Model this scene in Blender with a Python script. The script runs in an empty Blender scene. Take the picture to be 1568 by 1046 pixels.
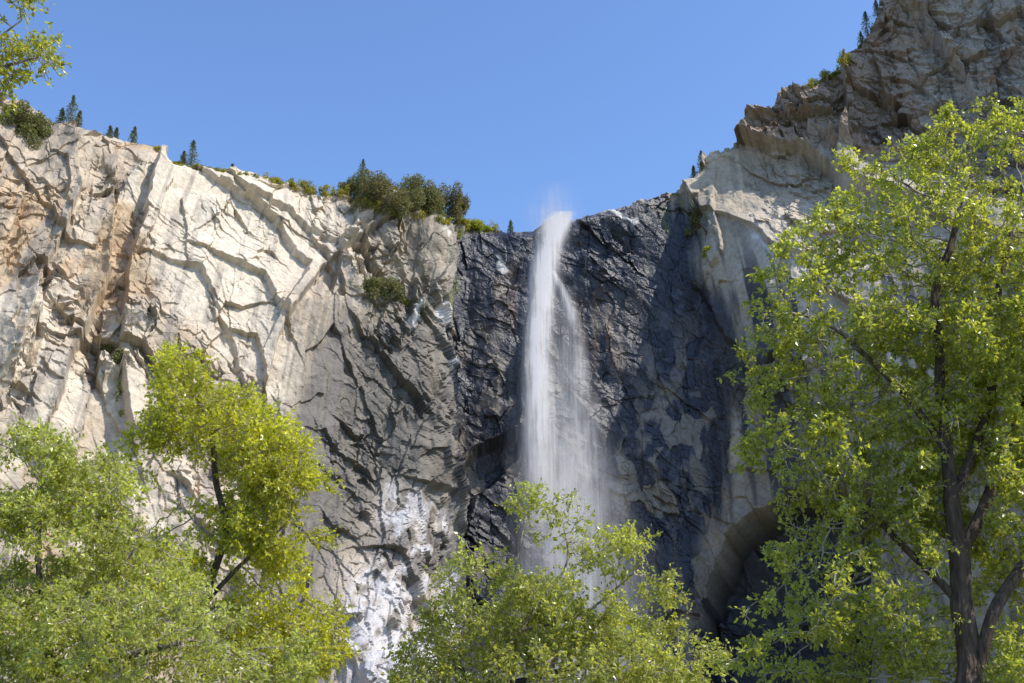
import bpy, math, time, numpy as np
from mathutils import Vector
T0=time.time()
rng=np.random.default_rng(7)
F=1681.0; P=math.radians(20); CP,SP=math.cos(P),math.sin(P); CZ=1.7
def project(X,Y,Z):
    d=Y*CP+(Z-CZ)*SP
    return 784+F*X/d, 523-F*((Z-CZ)*CP-Y*SP)/d
def world(px,py,Y):
    a=(px-784)/F; b=(523-py)/F
    k=Y/(CP-b*SP)
    return np.array([a*k, Y, CZ+k*(SP+b*CP)])
# ---------------------------------------------------------------- noise
def h2(i,j,s):
    n=(i.astype(np.int64)*374761393+j.astype(np.int64)*668265263+s*1274126177)&0xffffffff
    n=((n^(n>>13))*1274126177)&0xffffffff
    n=((n^(n>>16))*2246822519)&0xffffffff
    n=n^(n>>15)
    return ((n&0xffffff)/16777215.0).astype(np.float32)
def vn(u,v,s=0):
    i=np.floor(u);j=np.floor(v);f=u-i;g=v-j
    f=f*f*(3-2*f);g=g*g*(3-2*g)
    a=h2(i,j,s);b=h2(i+1,j,s);c=h2(i,j+1,s);d=h2(i+1,j+1,s)
    return ((a*(1-f)+b*f)*(1-g)+(c*(1-f)+d*f)*g)*2-1
def fbm(u,v,s=0,o=4):
    r=0;a=1;t=0
    for k in range(o):
        r=r+a*vn(u*2**k+17.3*k,v*2**k-9.1*k,s+k*7);t+=a;a*=.5
    return r/t
def ridged(u,v,s,o=5):
    r=0;a=1;t=0;w=1.0
    for k in range(o):
        n=1-np.abs(vn(u*2.03**k+11.1*k,v*2.03**k+5.7*k,s+k*5));n=n*n*w
        r=r+a*n;w=np.clip(n*1.6,0,1);t+=a;a*=.55
    return r/t
def vor(u,v,s,tilt=1.0):
    i0=np.floor(u);j0=np.floor(v)
    b1=np.full(u.shape,9,np.float32);b2=b1.copy();H=np.zeros_like(b1);ID=np.zeros_like(b1)
    for di in(-1,0,1):
        for dj in(-1,0,1):
            i=i0+di;j=j0+dj
            r1=h2(i,j,s);r2=h2(i,j,s+1)
            du=u-(i+r1);dv=v-(j+r2)
            d=np.maximum(np.abs(du),np.abs(dv))*.75+.25*(np.abs(du)+np.abs(dv)); d=d*d
            h=h2(i,j,s+2);gx=h2(i,j,s+3)-.5;gz=h2(i,j,s+4)-.5
            hh=(h-.5)+tilt*(gx*du*2+gz*dv*2)
            m=d<b1
            b2=np.where(m,b1,np.minimum(b2,d));H=np.where(m,hh,H);ID=np.where(m,h,ID);b1=np.where(m,d,b1)
    return H,np.sqrt(b2)-np.sqrt(b1),ID
def sstep(a,b,x):
    t=np.clip((x-a)/(b-a),0,1);return t*t*(3-2*t)
def seg(px,py,pts):
    best=np.full(px.shape,1e9,np.float32);side=np.zeros_like(best)
    for (x0,y0),(x1,y1) in zip(pts[:-1],pts[1:]):
        ex,ey=x1-x0,y1-y0;L=ex*ex+ey*ey
        t=np.clip(((px-x0)*ex+(py-y0)*ey)/L,0,1)
        dx=px-x0-t*ex;dy=py-y0-t*ey;d=np.hypot(dx,dy)
        m=d<best
        side=np.where(m,np.sign(ex*(py-y0)-ey*(px-x0)),side);best=np.where(m,d,best)
    return best,side
def region(px,py,pts,soft=25):
    d,_=seg(px,py,pts+[pts[0]])
    ins=np.zeros(px.shape,bool)
    n=len(pts)
    for k in range(n):
        x0,y0=pts[k];x1,y1=pts[(k+1)%n]
        if y0==y1: continue
        c=((y0>py)!=(y1>py))&(px<(x1-x0)*(py-y0)/(y1-y0)+x0)
        ins^=c
    return sstep(-soft,soft,np.where(ins,d,-d))
def mkmesh(name,verts,faces,mat,cols=None,smooth=False,wet=None,uv=None):
    me=bpy.data.meshes.new(name)
    verts=np.asarray(verts,np.float32);faces=np.asarray(faces,np.int32)
    n,k=faces.shape
    me.vertices.add(len(verts));me.vertices.foreach_set("co",verts.ravel())
    me.loops.add(n*k);me.loops.foreach_set("vertex_index",faces.ravel())
    me.polygons.add(n);me.polygons.foreach_set("loop_start",np.arange(0,n*k,k,dtype=np.int32))
    me.update(calc_edges=True)
    me.polygons.foreach_set("use_smooth",np.full(n,smooth))
    if cols is not None:
        c=np.ones((len(verts),4),np.float32);c[:,:3]=cols
        if wet is not None:c[:,3]=wet
        a=me.color_attributes.new("Col",'FLOAT_COLOR','POINT');a.data.foreach_set("color",c.ravel())
    if uv is not None:
        c=np.zeros((len(verts),3),np.float32);c[:,:uv.shape[1]]=uv
        a=me.attributes.new("sheet",'FLOAT_VECTOR','POINT');a.data.foreach_set("vector",c.ravel())
    me.materials.append(mat)
    ob=bpy.data.objects.new(name,me);bpy.context.scene.collection.objects.link(ob)
    return ob
# ---------------------------------------------------------------- materials
def newmat(n):
    m=bpy.data.materials.new(n);m.use_nodes=True;nt=m.node_tree;nt.nodes.clear();return m,nt
def N(nt,t,**k):
    n=nt.nodes.new(t)
    for a,b in k.items():
        if a in n.inputs.keys(): n.inputs[a].default_value=b
        else: setattr(n,a,b)
    return n
def rock_mat():
    m,nt=newmat("granite");L=nt.links.new
    at=N(nt,'ShaderNodeAttribute',attribute_name="Col")
    tc=N(nt,'ShaderNodeTexCoord')
    n1=N(nt,'ShaderNodeTexNoise',Scale=.55,Detail=8.0,Roughness=.7)
    n2=N(nt,'ShaderNodeTexNoise',Scale=1.3,Detail=6.0,Roughness=.7)
    L(tc.outputs['Object'],n1.inputs['Vector']);L(tc.outputs['Object'],n2.inputs['Vector'])
    r=N(nt,'ShaderNodeMapRange');r.inputs['From Min'].default_value=.3;r.inputs['From Max'].default_value=.7;r.inputs['To Min'].default_value=.72;r.inputs['To Max'].default_value=1.24
    L(n1.outputs['Fac'],r.inputs['Value'])
    mx=N(nt,'ShaderNodeVectorMath',operation='SCALE');L(at.outputs['Color'],mx.inputs[0]);L(r.outputs[0],mx.inputs['Scale'])
    b=N(nt,'ShaderNodeBump',Strength=.6,Distance=.5);L(n2.outputs['Fac'],b.inputs['Height'])
    p=N(nt,'ShaderNodeBsdfPrincipled')
    L(mx.outputs[0],p.inputs['Base Color']);L(b.outputs[0],p.inputs['Normal'])
    rr=N(nt,'ShaderNodeMapRange');rr.inputs['To Min'].default_value=.85;rr.inputs['To Max'].default_value=.34
    L(at.outputs['Alpha'],rr.inputs['Value']);L(rr.outputs[0],p.inputs['Roughness'])
    o=N(nt,'ShaderNodeOutputMaterial');L(p.outputs[0],o.inputs[0]);return m
def leaf_mat(name,tr=.48,gl=.6,rough=.3,ts=(2.0,1.85,.9)):
    m,nt=newmat(name);L=nt.links.new
    at=N(nt,'ShaderNodeAttribute',attribute_name="Col")
    p=N(nt,'ShaderNodeBsdfPrincipled',Roughness=rough);p.inputs['Specular IOR Level'].default_value=gl
    t=N(nt,'ShaderNodeBsdfTranslucent')
    s=N(nt,'ShaderNodeVectorMath',operation='MULTIPLY');s.inputs[1].default_value=ts
    L(at.outputs['Color'],s.inputs[0]);L(s.outputs[0],t.inputs['Color'])
    L(at.outputs['Color'],p.inputs['Base Color'])
    mx=N(nt,'ShaderNodeMixShader');mx.inputs[0].default_value=tr
    L(p.outputs[0],mx.inputs[1]);L(t.outputs[0],mx.inputs[2])
    o=N(nt,'ShaderNodeOutputMaterial');L(mx.outputs[0],o.inputs[0]);return m
def bark_mat():
    m,nt=newmat("bark");L=nt.links.new
    at=N(nt,'ShaderNodeAttribute',attribute_name="Col")
    tc=N(nt,'ShaderNodeTexCoord');n=N(nt,'ShaderNodeTexNoise',Scale=16.0,Detail=6.0)
    mp=N(nt,'ShaderNodeMapping');mp.inputs['Scale'].default_value=(1,1,.18)
    L(tc.outputs['Object'],mp.inputs[0]);L(mp.outputs[0],n.inputs['Vector'])
    r=N(nt,'ShaderNodeMapRange');r.inputs['From Min'].default_value=.3;r.inputs['From Max'].default_value=.7;r.inputs['To Min'].default_value=.4;r.inputs['To Max'].default_value=1.7
    L(n.outputs['Fac'],r.inputs['Value'])
    s=N(nt,'ShaderNodeVectorMath',operation='SCALE');L(at.outputs['Color'],s.inputs[0]);L(r.outputs[0],s.inputs['Scale'])
    b=N(nt,'ShaderNodeBump',Strength=1.0,Distance=.06);L(n.outputs['Fac'],b.inputs['Height'])
    p=N(nt,'ShaderNodeBsdfPrincipled',Roughness=.85);L(s.outputs[0],p.inputs['Base Color']);L(b.outputs[0],p.inputs['Normal'])
    o=N(nt,'ShaderNodeOutputMaterial');L(p.outputs[0],o.inputs[0]);return m
ROCK=rock_mat();LEAF=leaf_mat("leaf");DLEAF=leaf_mat("distant_leaf",.25,.2,.6);BARK=bark_mat()
# ---------------------------------------------------------------- cliff
SKY=[(-500,60),(-200,95),(0,137),(30,148),(60,166),(80,181),(125,188),(170,199),(205,206),(235,214),(250,232),(265,243),(320,256),(400,266),(425,281),(480,290),(530,296),(560,312),(600,326),(650,331),(690,341),(740,346),(815,346),(838,331),(885,327),(938,314),(985,300),(1035,285),(1068,268),(1082,236),(1092,230),(1132,226),(1140,190),(1150,172),(1182,168),(1192,146),(1240,134),(1252,124),(1285,112),(1296,90),(1318,78),(1330,48),(1343,30),(1350,-8),(1420,-60),(1568,-130),(1900,-170),(2300,-200)]
SX=np.array([a for a,b in SKY],float);SY=np.array([b for a,b in SKY],float)
CX=[-450,-100,0,200,400,550,650,690,850,1000,1080,1200,1300,1400,1568,2100,2300]
CY=[195,228,238,256,280,304,322,345,352,350,340,320,307,298,285,240,225]
LN=[70,62,58,58,54,42,28,14,8,14,30,58,72,78,80,80,80]
R,C,RB=880,1640,50
pc=np.linspace(-420,2260,C)
Yb=np.interp(pc,CX,CY);ln=np.interp(pc,CX,LN)
k=np.ones(31)/31
def smooth(a): return np.convolve(np.pad(a,15,mode='edge'),k,'valid')
Yb=smooth(Yb);ln=smooth(ln)
X0=(pc-784)/F*(Yb*CP+88*SP)
wR=sstep(1050,1230,pc);wL=1-sstep(600,690,pc)
def profR(zz): return np.interp(zz,[-3,125,140,196,206,330],[0,.1,.15,.78,.82,1.0])
z=np.full(C,150.)
for _ in range(30):
    Yt=Yb+ln*(profR(z)*wR+1-wR)
    px,_p=project(X0,Yt,z);py=np.interp(px,SX,SY)
    z=.6*z+.4*(CZ+Yt*np.tan(P+np.arctan((523-py)/F)))
ZT=z
v=np.linspace(0,1,R)[:,None]
Z=-3+(ZT[None,:]+3)*v
prof=profR(Z)*wR+v**1.6*wL+v**1.2*(1-wR-wL)
tal=np.exp(-((pc-600)/130)**2)[None,:]*np.clip(1-v/.42,0,1)**1.3*-48
Y=Yb[None,:]+ln[None,:]*prof+tal
X=np.broadcast_to(X0[None,:],Z.shape).copy()
PX,PY=project(X,Y,Z)
S=np.concatenate([[0],np.cumsum(np.hypot(np.diff(X0),np.diff(Yb)))])[None,:]+0*Z
wx=PX+14*fbm(S/16,Z/16,5,5);wy=PY+14*fbm(S/16,Z/16,9,5)
jx=PX+9*fbm(S/26,Z/26,5,3)+4*fbm(S/4,Z/4,6,3);jy=PY+9*fbm(S/26,Z/26,9,3)+4*fbm(S/4,Z/4,8,3)
fallwall=region(wx,wy,[(705,330),(676,420),(664,520),(676,600),(664,700),(682,800),(705,880),(735,1200),(1180,1200),(1090,900),(1140,700),(1170,560),(1090,470),(1060,380),(1050,300),(1000,285),(880,300),(760,320)],14)
slabs=region(wx,wy,[(230,225),(420,262),(560,330),(500,400),(430,480),(400,600),(330,560),(220,420)],25)
crag=region(wx,wy,[(1100,230),(1300,60),(1360,-200),(2300,-300),(2300,400),(1568,330),(1380,260),(1240,235)],8)
rslab=region(wx,wy,[(1050,270),(1110,225),(1240,235),(1380,270),(2300,420),(2300,700),(1180,540),(1090,470),(1060,380)],10)
darkb0=region(wx,wy,[(560,480),(640,470),(665,520),(675,780),(640,780),(560,790),(520,900),(400,1000),(400,620),(470,500)],40)
pale0=region(wx,wy,[(560,770),(690,800),(760,1200),(460,1200),(500,950)],30)
rough=sstep(-.12,.32,fbm(S/26,Z/26,801,4));rough=np.maximum(rough,np.maximum(crag*.75,pale0))
rough2=sstep(-.2,.25,fbm(S/12,Z/12,811,4));rough2=np.maximum(rough2,crag*.4)
amp=(1.0-.55*fallwall-.6*slabs-.5*rslab-.1*crag-.3*darkb0)
fa=amp*(.12+.95*rough*(.35+.65*rough2))+.12*fallwall
wu=S+2.5*fbm(S/34,Z/34,31,3)+.8*fbm(S/4,Z/4,33,4);wv=Z+2.5*fbm(S/34,Z/34,37,3)+.8*fbm(S/4,Z/4,39,4)
def rot(a,sx,sz):
    c,s=math.cos(a),math.sin(a);return (wu*c+wv*s)/sx,(-wu*s+wv*c)/sz
D=np.zeros_like(Z)
u,w=rot(-.72,40,19);a1,e1,i1=vor(u,w,101,1.7);D+=3.4*a1*amp*(.3+.7*rough)
u,w=rot(.18,12,30);a2,e2,i2=vor(u,w,131,1.7);D+=2.9*a2*amp*(.25+.75*rough2)
u,w=rot(-.62,15,6);a3,e3,i3=vor(u,w,161,1.7);D+=2.0*a3*fa
u,w=rot(.15,4.6,10);a4,e4,i4=vor(u,w,191,1.7);D+=1.5*a4*fa
u,w=rot(-.55,4.6,1.9);a5,e5,i5=vor(u,w,221,1.7);D+=.8*a5*fa
u,w=rot(.3,1.4,2.6);a6,e6,i6=vor(u,w,251,1.5);D+=.38*a6*(fa*.9+.04)
u,w=rot(-.1,22,12);a7,e7,i7=vor(u,w,281,.8);D+=3.8*a7*crag
u,w=rot(-.1,9,5);a8,e8,i8=vor(u,w,291,.8);D+=1.3*a8*crag
und=fbm(S/40,Z/40,75,3)
ru,rw=rot(-.35,1,1)
D+=4.0*und*(.4+.6*np.minimum(amp,1))+3.9*(ridged(ru/30,rw/48,61,5)-.4)*(.25+.75*np.minimum(amp,1))*(1-.6*crag)+1.2*(ridged(ru/9,rw/20,67,5)-.4)*(.12+.85*fa+.25*fallwall)+.4*fbm(S/5,Z/9,74,4)+.12*fbm(S/1.6,Z/1.6,73,2)
def joint(pts,side,A,dec,wd=3):
    global D
    d,s=seg(jx,jy,pts);s=s*side
    sd=d*s
    D+=A*sstep(-wd,wd,sd)*np.exp(-np.maximum(sd,0)/dec)*(.75+.5*i2)
joint([(705,330),(676,420),(664,520),(676,600),(664,700),(682,800),(705,880),(735,1200)],1,11,70)
joint([(640,330),(560,370),(490,420),(430,510),(395,620)],1,5,60)
joint([(370,300),(420,350),(470,415),(440,470)],-1,4.5,40,2)
joint([(310,270),(360,300),(440,330),(500,375),(560,400)],-1,3.5,30,2)
joint([(330,400),(400,430),(430,500)],-1,3.5,30,2)
joint([(230,400),(300,420),(350,520),(370,600)],-1,3,30,2)
joint([(245,235),(218,330),(190,430),(175,540),(200,650)],-1,6,50)
joint([(110,215),(120,300),(70,400),(50,520)],1,6,45)
joint([(175,290),(165,420),(110,540),(80,620)],1,6,40)
joint([(30,330),(60,430),(20,560)],1,4,30,2)
joint([(1058,300),(1090,350),(1060,440),(1110,500),(1150,560),(1120,700),(1080,820)],-1,3,60)
joint([(1072,980),(1084,900),(1110,840),(1150,790),(1210,755),(1300,740)],1,6,60,2)
joint([(1140,228),(1220,236),(1300,300),(1420,330)],-1,9,60)
joint([(1292,110),(1300,180),(1285,240)],-1,8,60)
joint([(1400,-40),(1420,60),(1480,120),(1500,200),(1600,260)],-1,5,50)
joint([(1190,150),(1215,200),(1140,222)],-1,5,30,2)
joint([(1150,185),(1230,190),(1290,180)],-1,4,30,2)
joint([(1060,330),(1130,340),(1200,390),(1260,400)],-1,2.5,30,2)
joint([(1090,430),(1110,390),(1100,300)],-1,2.5,30,2)
joint([(660,740),(720,690),(790,660),(800,560)],1,4,40)
joint([(640,760),(690,790),(720,900)],-1,3,30,2)
joint([(430,290),(540,305),(560,330)],-1,3,20)
joint([(120,215),(240,260)],1,3,25)
joint([(870,480),(930,430),(1000,470)],1,2,30,2)
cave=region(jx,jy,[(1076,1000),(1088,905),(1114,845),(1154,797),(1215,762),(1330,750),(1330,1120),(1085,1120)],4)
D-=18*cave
cave2=region(wx,wy,[(680,800),(690,730),(730,690),(790,665),(790,700),(730,760),(712,850)],6)
D-=5*cave2
tx=np.gradient(X0);ty=np.gradient(Yb);tl=np.hypot(tx,ty)
nx=(ty/tl)[None,:];ny=(-tx/tl)[None,:]
nx=nx*.6
edge=sstep(1.0,.985,v)*.7+.3
rimL=.35+.45*sstep(1000,1150,PX)
Xd=X+nx*D*edge;Yd=Y+ny*D*edge+5*sstep(.965,1.0,v)**2*(1-wR[None,:])
Zd=Z+.25*D*sstep(0,.1,v)*edge+(1.6*a3+1.4*a4+1.6*(i2-.5))*sstep(.97,1,v)*rimL
b=(np.linspace(0,1,RB)[1:,None])**1.5
Yp=Yd[-1][None,:]+b*170
Xp=Xd[-1][None,:]*(1+b*.45)
Zp=Zd[-1][None,:]-b*10+2.0*fbm(Xp/12,Yp/12,301,5)*sstep(0,.15,b)-sstep(0,.3,b)*3
# ---- colour
T=lambda *c:np.array(c,np.float32)
def mix(c,col,m): return c*(1-m[...,None])+T(*col)*m[...,None]
st=fbm(S/2.2,Z/40,401,4); st2=fbm(S/5,Z/70,411,4); bl=fbm(S/25,Z/25,421,5); fi=fbm(S/4,Z/4,431,4)
c=np.zeros(Z.shape+(3,),np.float32)+T(.50,.40,.285)
c=mix(c,(.66,.57,.44),sstep(-.1,.5,bl+.4*(i2-.5))*.8)
c=mix(c,(.35,.29,.23),sstep(.0,.5,fi+.5*st+.5*(i4-.5))*.55)
c=mix(c,(.30,.26,.215),sstep(0,.4,-bl+.5*st2+.4*(i3-.5))*.5*(1-slabs))
c=mix(c,(.48,.31,.15),sstep(.1,.5,fbm(S/9,Z/20,441,4)+.1)*.6*(1-sstep(200,330,PX)))
c=mix(c,(.68,.585,.45),slabs*.65)
greyb=region(wx,wy,[(560,330),(640,330),(700,345),(670,420),(665,700),(700,860),(640,800),(540,830),(440,800),(430,640),(470,540),(540,450)],40)
c=mix(c,(.32,.265,.19),greyb*.8)
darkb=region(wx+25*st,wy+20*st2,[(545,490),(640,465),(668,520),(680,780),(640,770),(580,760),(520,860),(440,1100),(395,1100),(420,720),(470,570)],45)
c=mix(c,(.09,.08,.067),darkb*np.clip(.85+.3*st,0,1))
pale=region(wx+15*bl,wy,[(590,750),(650,780),(700,850),(730,960),(740,1100),(500,1100),(520,950),(560,830)],25)
c=mix(c,(.52,.49,.48),pale*sstep(-.25,.2,fi+.6*bl+.15+.4*st)*.92)
c=mix(c,(.11,.10,.095),pale*(1-sstep(-.3,.1,fi+.6*bl+.15))*.75)
c=mix(c,(.45,.37,.265),rslab*.92)
c=mix(c,(.58,.49,.375),rslab*sstep(0,.4,bl+.5*fi)*.7)
c=mix(c,(.25,.21,.16),rslab*sstep(.1,.45,-bl+.4*st+.4*fi)*.6)
c=mix(c,(.33,.245,.175),crag*.94)
c=mix(c,(.43,.365,.29),crag*sstep(1360,1440,PX+60*bl)*.8)
c=mix(c,(.30,.16,.09),crag*sstep(.15,.5,fbm(S/10,Z/10,451,4)+.2*(i7-.5))*.5)
c=mix(c,(.17,.145,.12),crag*(1-sstep(0,.3,i7))*.4)
rface=region(wx,wy,[(1090,470),(1180,540),(2300,700),(2300,1300),(1080,1300),(1080,900),(1140,700)],30)
c=mix(c,(.27,.225,.17),rface*.8)
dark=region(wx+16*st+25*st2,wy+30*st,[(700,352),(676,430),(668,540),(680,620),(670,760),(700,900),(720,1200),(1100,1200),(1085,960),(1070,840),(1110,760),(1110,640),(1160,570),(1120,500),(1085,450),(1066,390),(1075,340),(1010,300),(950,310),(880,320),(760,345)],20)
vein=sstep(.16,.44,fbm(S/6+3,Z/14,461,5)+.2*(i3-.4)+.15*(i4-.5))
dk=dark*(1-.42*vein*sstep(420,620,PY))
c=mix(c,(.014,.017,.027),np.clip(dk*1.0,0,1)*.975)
c=mix(c,(.14,.135,.145),dark*sstep(.28,.52,fi+.4*(i5-.5)+.3*(i4-.5))*.42)
c=mix(c,(.12,.11,.11),dark*sstep(.22,.44,st)*.3)
c=mix(c,(.34,.28,.20),dark*sstep(.62,.8,i4+.25*fi)*sstep(900,1000,PX)*sstep(560,640,PY)*.6)
tanp=region(wx,wy,[(870,470),(930,420),(960,470),(960,560),(890,560)],30)+region(wx,wy,[(740,430),(800,400),(810,500),(760,500)],20)+region(wx,wy,[(800,560),(900,520),(910,640),(860,700),(800,640)],30)*.6+region(wx,wy,[(680,650),(760,620),(800,600),(780,650),(720,700)],14)*.6
c=mix(c,(.20,.135,.09),np.clip(tanp,0,1)*dark*sstep(-.3,.3,st)*.5)
blue=region(wx+25*st,wy+25*st,[(1110,460),(1230,440),(1300,700),(1200,780),(1120,700)],25)
c=mix(c,(.065,.065,.072),blue*sstep(-.2,.25,st)*.88)
strk=sstep(.08,.32,st+.3*st2)*np.clip(rslab*sstep(350,430,PY)+.7*rface+.45*crag*sstep(1380,1450,PX)+.45*greyb,0,1)
c=mix(c,(.06,.058,.062),strk*.85)
lst=sstep(.12,.42,st+.2*bl)*(1-sstep(500,600,PX))
c=mix(c,(.23,.19,.155),lst*.5)
c=mix(c,(.02,.023,.032),cave*.92)  # alcove shade painted into the rock colour
cr=(1-sstep(0,.03,e1))*.3*rough+((1-sstep(0,.04,e3))*.35+(1-sstep(0,.05,e4))*.25)*rough*rough2+.4*(1-sstep(0,.04,e7))*crag
c=mix(c,(.09,.08,.06),np.clip(cr,0,.6))
top=sstep(.955,1,v)*sstep(-.1,.3,bl+fi)*((PX>240)&(PX<760))
c=mix(c,(.16,.145,.03),np.clip(top,0,1)*.85)
moss=sstep(.25,.5,fbm(S/5,Z/12,471,4))*(region(wx,wy,[(690,350),(745,345),(700,450),(670,520),(660,450)],12)+region(wx,wy,[(1040,300),(1090,320),(1060,400),(960,420),(970,370)],15)*.6+region(wx,wy,[(160,480),(200,520),(210,640),(170,640)],15)+region(wx,wy,[(660,750),(760,680),(720,740)],8))
c=mix(c,(.12,.13,.02),np.clip(moss,0,1)*.8)
wet=np.clip(dk+cave*.3+darkb*.4+pale*.6,0,1)
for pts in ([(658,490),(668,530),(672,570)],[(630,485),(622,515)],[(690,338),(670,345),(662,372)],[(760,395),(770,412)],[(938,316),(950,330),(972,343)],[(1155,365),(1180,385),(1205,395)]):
    d,_=seg(jx,jy,pts);c=mix(c,(.74,.69,.62),(1-sstep(2,7,d+6*fi))*.9);wet=wet*sstep(2,10,d)  # bright glints painted into the rock colour as near-white strokes
pc2=np.zeros((RB-1,C,3),np.float32)+T(.30,.27,.19)
pc2=pc2*(1-.6*sstep(0,.4,fbm(Xp/10,Yp/10,500,4))[...,None])
VX=np.stack([np.vstack([Xd,Xp]),np.vstack([Yd,Yp]),np.vstack([Zd,Zp])],-1).reshape(-1,3)
cols=np.concatenate([c.reshape(-1,3),pc2.reshape(-1,3)])
wv_=np.concatenate([wet.ravel(),np.zeros((RB-1)*C)])
RR=R+RB-1
idx=np.arange(RR*C).reshape(RR,C)
fc=np.stack([idx[:-1,:-1],idx[:-1,1:],idx[1:,1:],idx[1:,:-1]],-1).reshape(-1,4)
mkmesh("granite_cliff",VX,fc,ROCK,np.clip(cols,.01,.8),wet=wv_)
dPX,dPY=project(Xd,Yd,Zd)
def onrock(px,py):
    d=(dPX-px)**2+(dPY-py)**2;i=int(np.argmin(d));return np.array([Xd.ravel()[i],Yd.ravel()[i],Zd.ravel()[i]])
# ---------------------------------------------------------------- ground
def ground():
    n=160;t=np.linspace(-1,1,n);g=np.sign(t)*np.abs(t)**2.2*3000
    GX,GY=np.meshgrid(g,g);r=np.hypot(GX,GY)
    GZ=.12*fbm(GX/3,GY/3,601,4)*(r>3)+np.clip((GY-150)/200,0,1)*-4
    i=np.arange(n*n).reshape(n,n)
    f=np.stack([i[:-1,:-1],i[:-1,1:],i[1:,1:],i[1:,:-1]],-1).reshape(-1,4)
    m,nt=newmat("forest_floor");L=nt.links.new
    tc=N(nt,'ShaderNodeTexCoord');no=N(nt,'ShaderNodeTexNoise',Scale=.8,Detail=10.0)
    L(tc.outputs['Object'],no.inputs['Vector'])
    cr=N(nt,'ShaderNodeValToRGB');cr.color_ramp.elements[0].position=.35;cr.color_ramp.elements[0].color=(.05,.08,.02,1);cr.color_ramp.elements[1].position=.65;cr.color_ramp.elements[1].color=(.14,.11,.07,1)
    L(no.outputs['Fac'],cr.inputs[0]);p=N(nt,'ShaderNodeBsdfPrincipled',Roughness=.9);L(cr.outputs[0],p.inputs['Base Color'])
    o=N(nt,'ShaderNodeOutputMaterial');L(p.outputs[0],o.inputs[0])
    mkmesh("ground",np.stack([GX,GY,GZ],-1).reshape(-1,3),f,m,smooth=True)
ground()
# ---------------------------------------------------------------- waterfall
def water_mat():
    m,nt=newmat("falling_water");L=nt.links.new
    at=N(nt,'ShaderNodeAttribute',attribute_name="sheet")
    sp=N(nt,'ShaderNodeSeparateXYZ');L(at.outputs['Vector'],sp.inputs[0])
    tc=N(nt,'ShaderNodeTexCoord')
    mp=N(nt,'ShaderNodeMapping');mp.inputs['Scale'].default_value=(1.0,.8,.06);L(tc.outputs['Object'],mp.inputs[0])
    n1=N(nt,'ShaderNodeTexNoise',Scale=1.0,Detail=5.0,Roughness=.6);L(mp.outputs[0],n1.inputs['Vector'])
    mp2=N(nt,'ShaderNodeMapping');mp2.inputs['Scale'].default_value=(.2,.2,.1);L(tc.outputs['Object'],mp2.inputs[0])
    n2=N(nt,'ShaderNodeTexNoise',Scale=1.0,Detail=4.0);L(mp2.outputs[0],n2.inputs['Vector'])
    def M(op,a,b=None,cl=False):
        x=N(nt,'ShaderNodeMath',operation=op);x.use_clamp=cl
        for i,q in enumerate((a,b)):
            if q is None: continue
            if isinstance(q,(int,float)): x.inputs[i].default_value=q
            else: L(q,x.inputs[i])
        return x.outputs[0]
    e=M('SUBTRACT',1.0,M('POWER',M('ABSOLUTE',sp.outputs[0]),1.3),True)
    e=M('POWER',e,1.8)
    a=M('MULTIPLY_ADD',n1.outputs['Fac'],2.4);a.node.inputs[2].default_value=-.5
    b_=M('MULTIPLY_ADD',n2.outputs['Fac'],1.8);b_.node.inputs[2].default_value=-.1
    al=M('MULTIPLY',M('MULTIPLY',e,M('MAXIMUM',a,.15)),M('MULTIPLY',M('MAXIMUM',b_,0.15),sp.outputs[2]),True)
    nv=N(nt,'ShaderNodeCombineXYZ');nv.inputs[0].default_value=.58;nv.inputs[1].default_value=-.3;nv.inputs[2].default_value=.76
    d=N(nt,'ShaderNodeBsdfDiffuse',Color=(.95,.92,.89,1));L(nv.outputs[0],d.inputs['Normal'])
    tl=N(nt,'ShaderNodeBsdfTranslucent',Color=(.95,.92,.89,1))
    ad=N(nt,'ShaderNodeMixShader');ad.inputs[0].default_value=.1;L(d.outputs[0],ad.inputs[1]);L(tl.outputs[0],ad.inputs[2])
    t=N(nt,'ShaderNodeBsdfTransparent');mx=N(nt,'ShaderNodeMixShader')
    L(al,mx.inputs[0]);L(t.outputs[0],mx.inputs[1]);L(ad.outputs[0],mx.inputs[2])
    o=N(nt,'ShaderNodeOutputMaterial');L(mx.outputs[0],o.inputs[0]);return m
WV=[];WF=[];WU=[];wn=0
def sheet(path,dist,dens,layers=1,bulge=.5,gap=1.2):
    global wn
    for l in range(layers):
        p=np.array(path,float);n=70;t=np.linspace(0,len(p)-1,n)
        q=np.stack([np.interp(t,np.arange(len(p)),p[:,i]) for i in range(3)],1)
        for i in range(3): q[3:-3,i]=np.convolve(q[:,i],np.ones(7)/7,'valid')
        ds=np.interp(t,np.linspace(0,len(p)-1,len(dens)),dens)
        m=13;uu=np.linspace(-1,1,m)
        for i in range(n):
            c0=world(q[i,0],q[i,1],dist-gap*l);hw=q[i,2]*.228*(1-.13*l)
            for a in uu:
                WV.append((c0[0]+a*hw,c0[1]-bulge*(1-a*a),c0[2]));WU.append((a,0,ds[i]))
        base=wn+np.arange(n*m).reshape(n,m)
        WF.append(np.stack([base[:-1,:-1],base[:-1,1:],base[1:,1:],base[1:,:-1]],-1).reshape(-1,4));wn+=n*m
sheet([(864,324,24),(852,340,28),(838,380,27),(830,430,27),(824,500,27),(821,570,28),(823,640,30),(828,720,35),(836,800,42)],333,[.6,3.4,3.0,2.6,2.2,1.9,1.5,1.0,.2],2,.5,1.5)
sheet([(848,335,28),(834,420,38),(826,520,48),(830,640,60),(845,760,78),(860,900,85)],335,[.35,.4,.45,.5,.5,.1],2)
sheet([(846,415,5),(858,440,10),(872,470,12),(884,510,14),(888,580,17),(890,700,24)],334.5,[1.4,1.5,1,.65,.4,.1],1,.3)
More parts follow.
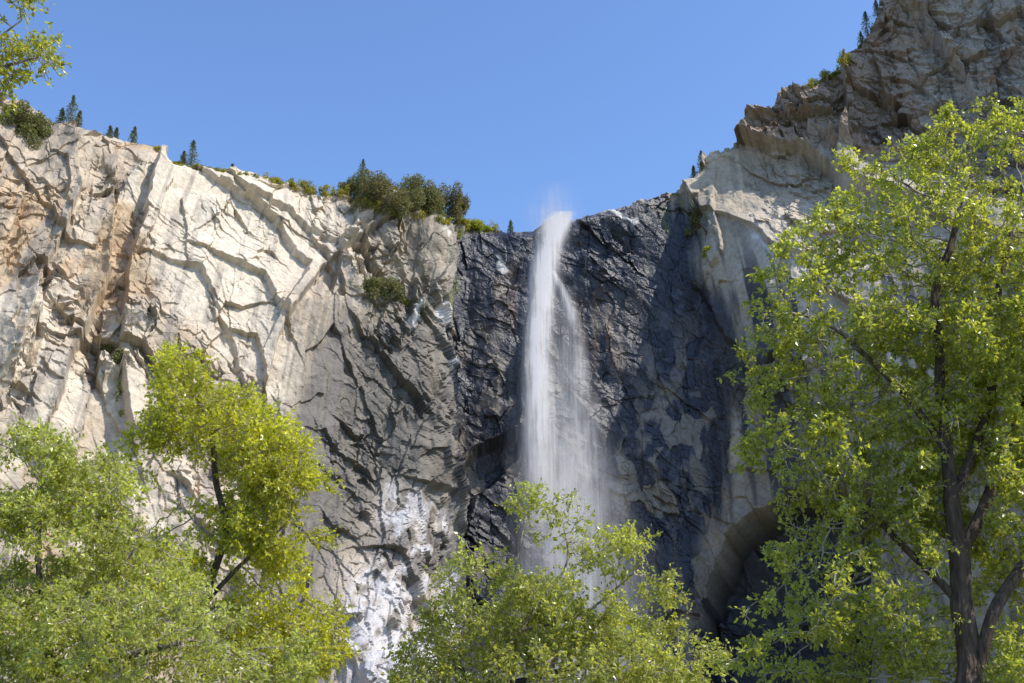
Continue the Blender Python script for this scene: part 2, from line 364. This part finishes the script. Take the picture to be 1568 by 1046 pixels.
sheet([(868,440,14),(872,520,32),(880,620,48),(888,740,68),(890,860,80)],337,[.1,.35,.42,.45,.15],2)
sheet([(856,276,34),(848,300,50),(846,325,58),(842,385,46)],338,[.0,.13,.34,.03],3,.5,.8)
sheet([(870,620,50),(878,740,95),(885,860,125),(885,980,135),(880,1100,140)],328,[0,.3,.5,.5,.4],3)
mkmesh("waterfall",WV,np.concatenate(WF),water_mat(),smooth=True,uv=np.array(WU))
# ---------------------------------------------------------------- foliage helpers
def leaves(cent,size,col,cv,droop=.3,bias=None,yel=.5):
    n=len(cent)
    d=rng.normal(size=(n,3));d[:,2]-=droop
    if bias is not None:d+=bias
    d/=np.linalg.norm(d,axis=1)[:,None]
    s=np.cross(d,rng.normal(size=(n,3)));s/=np.linalg.norm(s,axis=1)[:,None]
    nn=np.cross(d,s)
    L=(size*rng.uniform(.55,1.3,n))[:,None]
    V=np.stack([cent,cent+d*L*.45+s*L*.28+nn*L*.1,cent+d*L,cent+d*L*.45-s*L*.28+nn*L*.1],1).reshape(-1,3)
    i=np.arange(n)*4
    Fc=np.concatenate([np.stack([i,i+1,i+2],1),np.stack([i,i+2,i+3],1)])
    q=fbm(cent[:,0]*1.1+cent[:,1]*.6,cent[:,2]*1.1-cent[:,1]*.4,901,3)[:,None]
    c=np.array(col)[None,:]*rng.uniform(1-cv,1+cv,(n,1))*(1+.35*q)
    yl=rng.uniform(0,1,(n,1))**2
    c=c*(1-yl*yel)+np.array([.50,.52,.10])*yl*yel
    return V,Fc,np.repeat(np.clip(c,.01,.8),4,0)
def tube(pa,pb,ra,rb,sides):
    d=pb-pa;d/=np.linalg.norm(d,axis=1)[:,None]+1e-9
    r=np.tile([[.31,.92,.23]],(len(d),1));s=np.cross(d,r);s/=np.linalg.norm(s,axis=1)[:,None]+1e-9
    t=np.cross(d,s);V=[]
    for P_,rr in((pa,ra),(pb,rb)):
        for k in range(sides):
            a=2*math.pi*k/sides;V.append(P_+(s*math.cos(a)+t*math.sin(a))*rr[:,None])
    V=np.stack(V,1);n=len(d);i=np.arange(n)[:,None]*2*sides
    f=[]
    for k in range(sides):
        k2=(k+1)%sides;f.append(np.concatenate([i+k,i+k2,i+sides+k2,i+sides+k],1))
    return V.reshape(-1,3),np.concatenate(f)
def tree(name,dist,ell,trunk,natt,step,nleaf,lsize,lcol,spread=.16,gap=-.05,tr=.16,twigcol=(.36,.31,.24),barkcol=(.085,.055,.035),drop=.35,clear=None):
    cs=[];rs=[]
    for (px,py,rx,ry) in ell:
        k=dist/(CP)/F
        cs.append(world(px,py,dist+rng.uniform(-1,1)*.25*rx*k));rs.append((rx*k,max(rx,ry)*k*.9,ry*k))
    cs=np.array(cs);rs=np.array(rs);vol=rs.prod(1)**.75;vol/=vol.sum()
    A=[]
    while sum(map(len,A))<natt:
        w=rng.choice(len(cs),natt,p=vol);q=rng.normal(size=(natt,3));q/=np.linalg.norm(q,axis=1)[:,None]
        q*=(rng.uniform(0,1,natt)**.4)[:,None]*rng.choice([1,1,1,1.15],natt)[:,None]
        p=cs[w]+q*rs[w]
        g=fbm(p[:,0]/.8+p[:,1]*.7,p[:,2]/.7-p[:,1]*.5,31,2)
        ok=(g>gap)&(p[:,2]>1.0)
        if clear:
            qx,qy=project(p[:,0],p[:,1],p[:,2])
            for (x0,x1,y0,y1,dy) in clear: ok&=~((qx>x0)&(qx<x1)&(qy>y0)&(qy<y1)&(p[:,1]<dist+dy))
        p=p[ok];A.append(p)
    A=np.concatenate(A)[:natt]
    pos=[];par=[]
    for path in trunk:
        pts=[]
        for t_ in path:
            pts.append(world(t_[0],t_[1],dist+(t_[2] if len(t_)>2 else 0)))
        if not pos:
            b0=pts[0].copy();b0[2]=-.1;b0[0]+=(pts[0][0]-pts[1][0])*.5;pts=[b0]+pts;last=-1
        else:
            dd=[np.sum((q-pts[0])**2) for q in pos];last=int(np.argmin(dd));pts=[pos[last]]+pts[1:]
        pts=np.array(pts);cum=np.concatenate([[0],np.cumsum(np.linalg.norm(np.diff(pts,axis=0),axis=1))])
        nn_=max(4,int(cum[-1]/step));tt=np.linspace(0,cum[-1],nn_+1)
        cv_=np.stack([np.interp(tt,cum,pts[:,i]) for i in range(3)],1)
        wob=np.stack([np.interp(tt,np.linspace(0,cum[-1],max(3,int(cum[-1]/.9))),rng.normal(size=max(3,int(cum[-1]/.9)))*.07) for i in range(3)],1)
        wob[0]=0;cv_=cv_+wob
        for _ in range(3): cv_[1:-1]=.25*cv_[:-2]+.5*cv_[1:-1]+.25*cv_[2:]
        for q in (cv_ if last==-1 else cv_[1:]):
            pos.append(q);par.append(last);last=len(pos)-1
    pos=[np.array(p) for p in pos];nT=len(pos)
    Pn=np.array(pos);D2=np.full(len(A),1e9);NI=np.zeros(len(A),int)
    def upd(new,off):
        for s0 in range(0,len(new),400):
            ch=new[s0:s0+400];d=((A[:,None,:]-ch[None])**2).sum(-1);j=d.argmin(1);m=d[np.arange(len(A)),j]
            k=m<D2;D2[k]=m[k];NI[k]=j[k]+off+s0
    upd(Pn,0);alive=np.ones(len(A),bool);cc=np.zeros(200000,int)
    for it in range(160):
        alive&=D2>(step*1.3)**2
        idx=np.where(alive&(cc[NI]<4))[0]
        if len(idx)==0: break
        dv=A[idx]-Pn[NI[idx]];dv/=np.linalg.norm(dv,axis=1)[:,None]
        u_,inv=np.unique(NI[idx],return_inverse=True)
        sm=np.zeros((len(u_),3));np.add.at(sm,inv,dv)
        sm/=np.linalg.norm(sm,axis=1)[:,None]+1e-6
        sm+=rng.normal(size=sm.shape)*.28;sm[:,2]+=.08;sm/=np.linalg.norm(sm,axis=1)[:,None]
        new=Pn[u_]+sm*step;off=len(Pn);cc[u_]+=1
        par+=list(u_);Pn=np.concatenate([Pn,new]);upd(new,off)
    par=np.array(par);n=len(Pn);tips=np.zeros(n);ch=np.zeros(n,int)
    np.add.at(ch,par[par>=0],1)
    for i in range(n-1,-1,-1):
        if ch[i]==0: tips[i]+=1
        if par[i]>=0: tips[par[i]]+=tips[i]
    rad=.006*np.sqrt(tips)
    rad=np.minimum(rad*(tr/(0.006*math.sqrt(tips[0])))**(np.clip(np.log(tips+1)/np.log(tips[0]+1),0,1)),tr)
    e=np.where(par>=0)[0];par_r=np.where(par[e]<nT,np.minimum(rad[par[e]],rad[e]*1.25),np.minimum(rad[par[e]],rad[e]*1.4))
    big=rad[e]>.03
    V=[];Fq=[];Cc=[];off=0
    for msk,sd in((big,10),(~big,4)):
        if msk.sum()==0: continue
        q=e[msk];pa=Pn[par[q]];pb=Pn[q]
        if sd==10: pa=pa-(pb-pa)*.12
        v_,f_=tube(pa,pb,par_r[msk],rad[q],sd);V.append(v_);Fq.append(f_+off);off+=len(v_)
        w=np.clip((rad[q]-.012)/.04,0,1)[:,None];cl=np.array(twigcol)*(1-w)+np.array(barkcol)*w;Cc.append(np.repeat(cl,2*sd,0))
    cand=np.where(tips<=6)[0];cand=cand[cand>=nT]
    wgt=1/(tips[cand]);wgt=wgt*np.exp(1.3*fbm(Pn[cand,0]*1.6,Pn[cand,2]*1.6+Pn[cand,1],77,2));wgt/=wgt.sum()
    nt_=nleaf//6
    w=rng.choice(cand,nt_,p=wgt)
    td=Pn[w]-Pn[par[w]];td/=np.linalg.norm(td,axis=1)[:,None]+1e-6
    td=td*.8+rng.normal(size=td.shape)*.7;td[:,2]-=.05;td/=np.linalg.norm(td,axis=1)[:,None]
    tl=rng.uniform(.5,1.7,nt_)[:,None]*spread
    s_=Pn[w];en=s_+td*tl
    v_,f_=tube(s_,en,np.full(nt_,.0045),np.full(nt_,.0025),3);V.append(v_);Fq.append(f_+off);Cc.append(np.tile(np.array(twigcol)*.8,(len(v_),1)))
    root=bpy.data.objects.new(name,None);bpy.context.scene.collection.objects.link(root)
    ob=mkmesh("trunk_and_limbs",np.concatenate(V),np.concatenate(Fq),BARK,np.concatenate(Cc));ob.parent=root
    f6=rng.uniform(.25,1.05,(nt_,6,1));cen=(s_[:,None,:]+(en-s_)[:,None,:]*f6).reshape(-1,3)+rng.normal(size=(nt_*6,3))*.012
    if clear:
        qx,qy=project(cen[:,0],cen[:,1],cen[:,2]);ok=np.ones(len(cen),bool)
        for (x0,x1,y0,y1,dy) in clear: ok&=~((qx>x0)&(qx<x1)&(qy>y0)&(qy<y1)&(cen[:,1]<dist+dy)&(rng.uniform(size=len(cen))<.8))
        bias=np.repeat(td,6,0)[ok]*.8;cen=cen[ok]
    else: bias=np.repeat(td,6,0)*.8
    lv,lf,lc=leaves(cen,lsize,lcol,.45,drop,bias=bias)
    ob=mkmesh("leaves",lv,lf,LEAF,lc);ob.parent=root
tree("cottonwood_tree",17,[(1535,175,45,50),(1470,250,120,75),(1330,300,95,85),(1285,300,60,60),(1265,375,75,60),(1450,400,190,120),(1265,460,110,100),(1240,560,120,90),(1400,580,200,110),(1550,500,150,200),(1200,680,80,50),(1310,740,120,110),(1480,760,150,140),(1240,870,75,60),(1350,930,170,110),(1580,900,150,150),(1700,400,150,220),(1720,700,150,200),(1190,1000,100,55),(1500,1030,200,80)],
  [[(1478,1046,-.8),(1468,930,-.8),(1475,850,-.8),(1462,760,-.7),(1448,650,-.5),(1430,560,0),(1440,450),(1480,300)],[(1475,850,-.8),(1510,760,-.7),(1560,640,-.5),(1620,450)],[(1478,1040,-.8),(1520,950,-.9),(1580,860,-.7),(1680,700)],[(1470,930,-.8),(1390,830,-.4),(1310,760)],[(1455,700,-.5),(1380,600),(1290,520)],[(1462,760,-.7),(1500,650,-.5),(1520,560),(1540,350)]],
  5400,.16,155000,.084,(.30,.335,.06),gap=-.18,tr=.19,clear=[(1435,1515,640,1100,-.3),(1510,1568,820,940,-.5)])
tree("cottonwood_tree",23,[(295,580,60,45),(330,660,105,70),(400,740,95,80),(330,810,140,90),(440,840,85,60),(440,950,85,90),(300,930,120,100),(210,700,50,45)],
  [[(310,1046),(320,930),(340,820),(330,700),(300,600)],[(320,930),(380,860),(430,800)],[(330,830),(260,760)]],
  2500,.2,52000,.1,(.40,.41,.035),spread=.26,tr=.11,gap=-.05,barkcol=(.07,.055,.04))
tree("cottonwood_tree",20,[(55,700,75,45),(100,770,130,80),(50,870,130,110),(180,900,150,100),(250,1000,200,80),(30,990,120,90),(-120,850,130,180),(130,1060,150,60)],
  [[(70,1046),(80,950),(60,860),(60,740)],[(80,950),(160,880),(220,820)],[(70,1000),(0,900),(-100,820)],[(75,1040),(180,1000),(300,980)]],
  3200,.18,78000,.087,(.33,.365,.09),spread=.22,tr=.12,gap=-.12,barkcol=(.08,.065,.05))
tree("cottonwood_tree",24,[(800,785,65,45),(875,815,75,55),(940,850,65,55),(775,870,80,55),(720,940,80,75),(850,930,130,80),(965,945,85,75),(690,1025,85,50),(900,1030,170,55),(1050,1015,70,45)],
  [[(730,1080),(770,1000),(820,930),(870,860),(860,790)],[(730,1075),(700,1010),(720,950)],[(770,1000),(790,900),(800,800)],[(800,960),(900,930),(960,880)],[(740,1060),(860,1030),(1000,990)]],
  2300,.2,40000,.098,(.33,.36,.085),spread=.26,tr=.11,gap=-.03,barkcol=(.06,.05,.04))
tree("cottonwood_tree",12,[(35,70,65,50),(10,20,55,45),(-80,90,110,100),(-150,300,100,150)],
  [[(-260,1046),(-240,700),(-200,400),(-130,200),(-60,110)],[(-130,200),(-50,130),(40,80)],[(-60,110),(-20,60),(30,30)]],
  1100,.13,22000,.072,(.34,.35,.03),spread=.17,tr=.12,gap=-.2)
# ---------------------------------------------------------------- distant trees
def clump(p,w,h,n,size,col):
    q=rng.normal(size=(n,3));q/=np.linalg.norm(q,axis=1)[:,None];q*=(rng.uniform(0,1,n)**.35)[:,None]
    lob=np.clip(rng.normal(size=(9,3)),-1.3,1.3)*[w*.2,w*.2,h*.17];kk=rng.integers(0,9,n)
    c=p+lob[kk]+q*np.array([w*.2,w*.2,h*.19])+np.array([0,0,h*.36])
    return leaves(c,size,col,.4,0,yel=.15)
def collect(name,parts,mat):
    V=[];Fs=[];Cs=[];o=0
    for a,b,c_ in parts: V.append(a);Fs.append(b+o);Cs.append(c_);o+=len(a)
    return mkmesh(name,np.concatenate(V),np.concatenate(Fs),mat,np.concatenate(Cs))
M=.235
parts=[]
L_=[(35,215,70,70,0),(55,205,55,60,0),(20,190,60,70,0),(548,308,50,80,0),(575,318,65,95,1),(600,322,55,85,1),(622,328,65,98,0),(648,330,55,90,1),(670,333,50,84,0),(690,338,42,95,1),(705,338,32,70,1),(560,320,60,50,0),(600,330,70,50,0),(650,336,80,50,0),(530,302,40,45,1),(560,450,50,45,0),(595,455,50,50,0),(625,465,35,38,2),(640,480,25,20,2),(185,560,30,45,0),(180,610,25,50,2),(190,640,20,30,2),(1070,345,28,50,1),(1060,360,25,20,0),(1085,385,25,20,2),(720,352,45,30,2),(745,350,35,14,2),(700,360,25,25,2),(160,540,20,30,0)]
for (px,py,w,h,g) in L_:
    p=onrock(px,py)+np.array([0,1,-1]);s=M*p[1]/350
    parts.append(clump(p,w*s,h*s,int(900+w*h*.75),.7,[(.17,.175,.075),(.165,.145,.065),(.30,.33,.035)][g]))
for k in range(100):
    px=rng.uniform(235,760) if k<84 else rng.uniform(1240,1300);py=np.interp(px,SX,SY)+2
    p=onrock(px,py)+np.array([0,1.0,-1]);w=rng.uniform(16,36)*M*.8;h=rng.uniform(8,18)*M*(1.7 if px>390 else .7)
    parts.append(clump(p,w,h,450,.6,[(.30,.28,.04),(.22,.22,.06),(.33,.29,.05)][k%3]))
collect("cliff_shrubs",parts,DLEAF)
def conifer(px,py,hpx,col=(.11,.125,.065)):
    p=onrock(px,py);H=hpx*M*p[1]/350*1.1;p=p+np.array([0,1.0,-.5])
    n=int(500+H*75);t=rng.uniform(.08,1,n);a=rng.uniform(0,6.283,n)
    irr=.25+1.1*h2(np.floor(t*11),np.floor(a*1.1),int(px))
    r=(1-t)**.75*H*.32*irr*np.sqrt(rng.uniform(.02,1,n))+.05
    c=np.stack([np.cos(a)*r,np.sin(a)*r,t*H-r*.35],1)+p
    lv=leaves(c,.45,col,.4,0,yel=.1)
    V,Fq=tube(p[None]-[[0,0,1]],(p+[0,0,H*.97])[None],np.array([H*.02]),np.array([.03]),6)
    root=bpy.data.objects.new("conifer_tree",None);bpy.context.scene.collection.objects.link(root)
    o=collect("needles",[lv],DLEAF);o.parent=root
    o=mkmesh("trunk",V,Fq,BARK,np.tile([.1,.08,.06],(len(V),1)));o.parent=root
for q in [(104,190,52),(90,188,30),(118,190,28),(168,200,22),(180,202,20),(204,208,30),(292,252,46),(278,250,26),(355,262,16),(780,348,22),(1076,262,36),(1062,270,22),(1330,52,45),(1322,72,30),(552,300,62),(1345,22,30)]: conifer(*q)
# ---------------------------------------------------------------- light
sd=Vector((.61,-.21,.765)).normalized()
sl=bpy.data.lights.new("sun",'SUN');sl.energy=5;sl.angle=math.radians(.5);sl.color=(1,.95,.86)
so=bpy.data.objects.new("sun",sl);bpy.context.scene.collection.objects.link(so);so.rotation_euler=sd.to_track_quat('Z','Y').to_euler()
w=bpy.data.worlds.new("World");bpy.context.scene.world=w;w.use_nodes=True
nt=w.node_tree;bg=nt.nodes['Background'];sk=nt.nodes.new('ShaderNodeTexSky');sk.sky_type='NISHITA';sk.sun_disc=False
sk.sun_elevation=math.asin(sd.z);sk.sun_rotation=math.atan2(sd.x,sd.y);sk.dust_density=.8
mu=nt.nodes.new('ShaderNodeVectorMath');mu.operation='MULTIPLY';mu.inputs[1].default_value=(1.12,1.36,1.72)
nt.links.new(sk.outputs[0],mu.inputs[0]);nt.links.new(mu.outputs[0],bg.inputs[0]);bg.inputs[1].default_value=.15
cam=bpy.data.cameras.new("camera");cam.lens=36*F/1568;cam.sensor_width=36;cam.clip_end=8000;cam.clip_start=.1
co=bpy.data.objects.new("camera",cam);bpy.context.scene.collection.objects.link(co)
co.location=(0,0,CZ);co.rotation_euler=(math.pi/2+P,0,0);bpy.context.scene.camera=co
s=bpy.context.scene;s.view_settings.view_transform='Standard';s.view_settings.look='None';s.view_settings.exposure=0
s.cycles.transparent_max_bounces=24
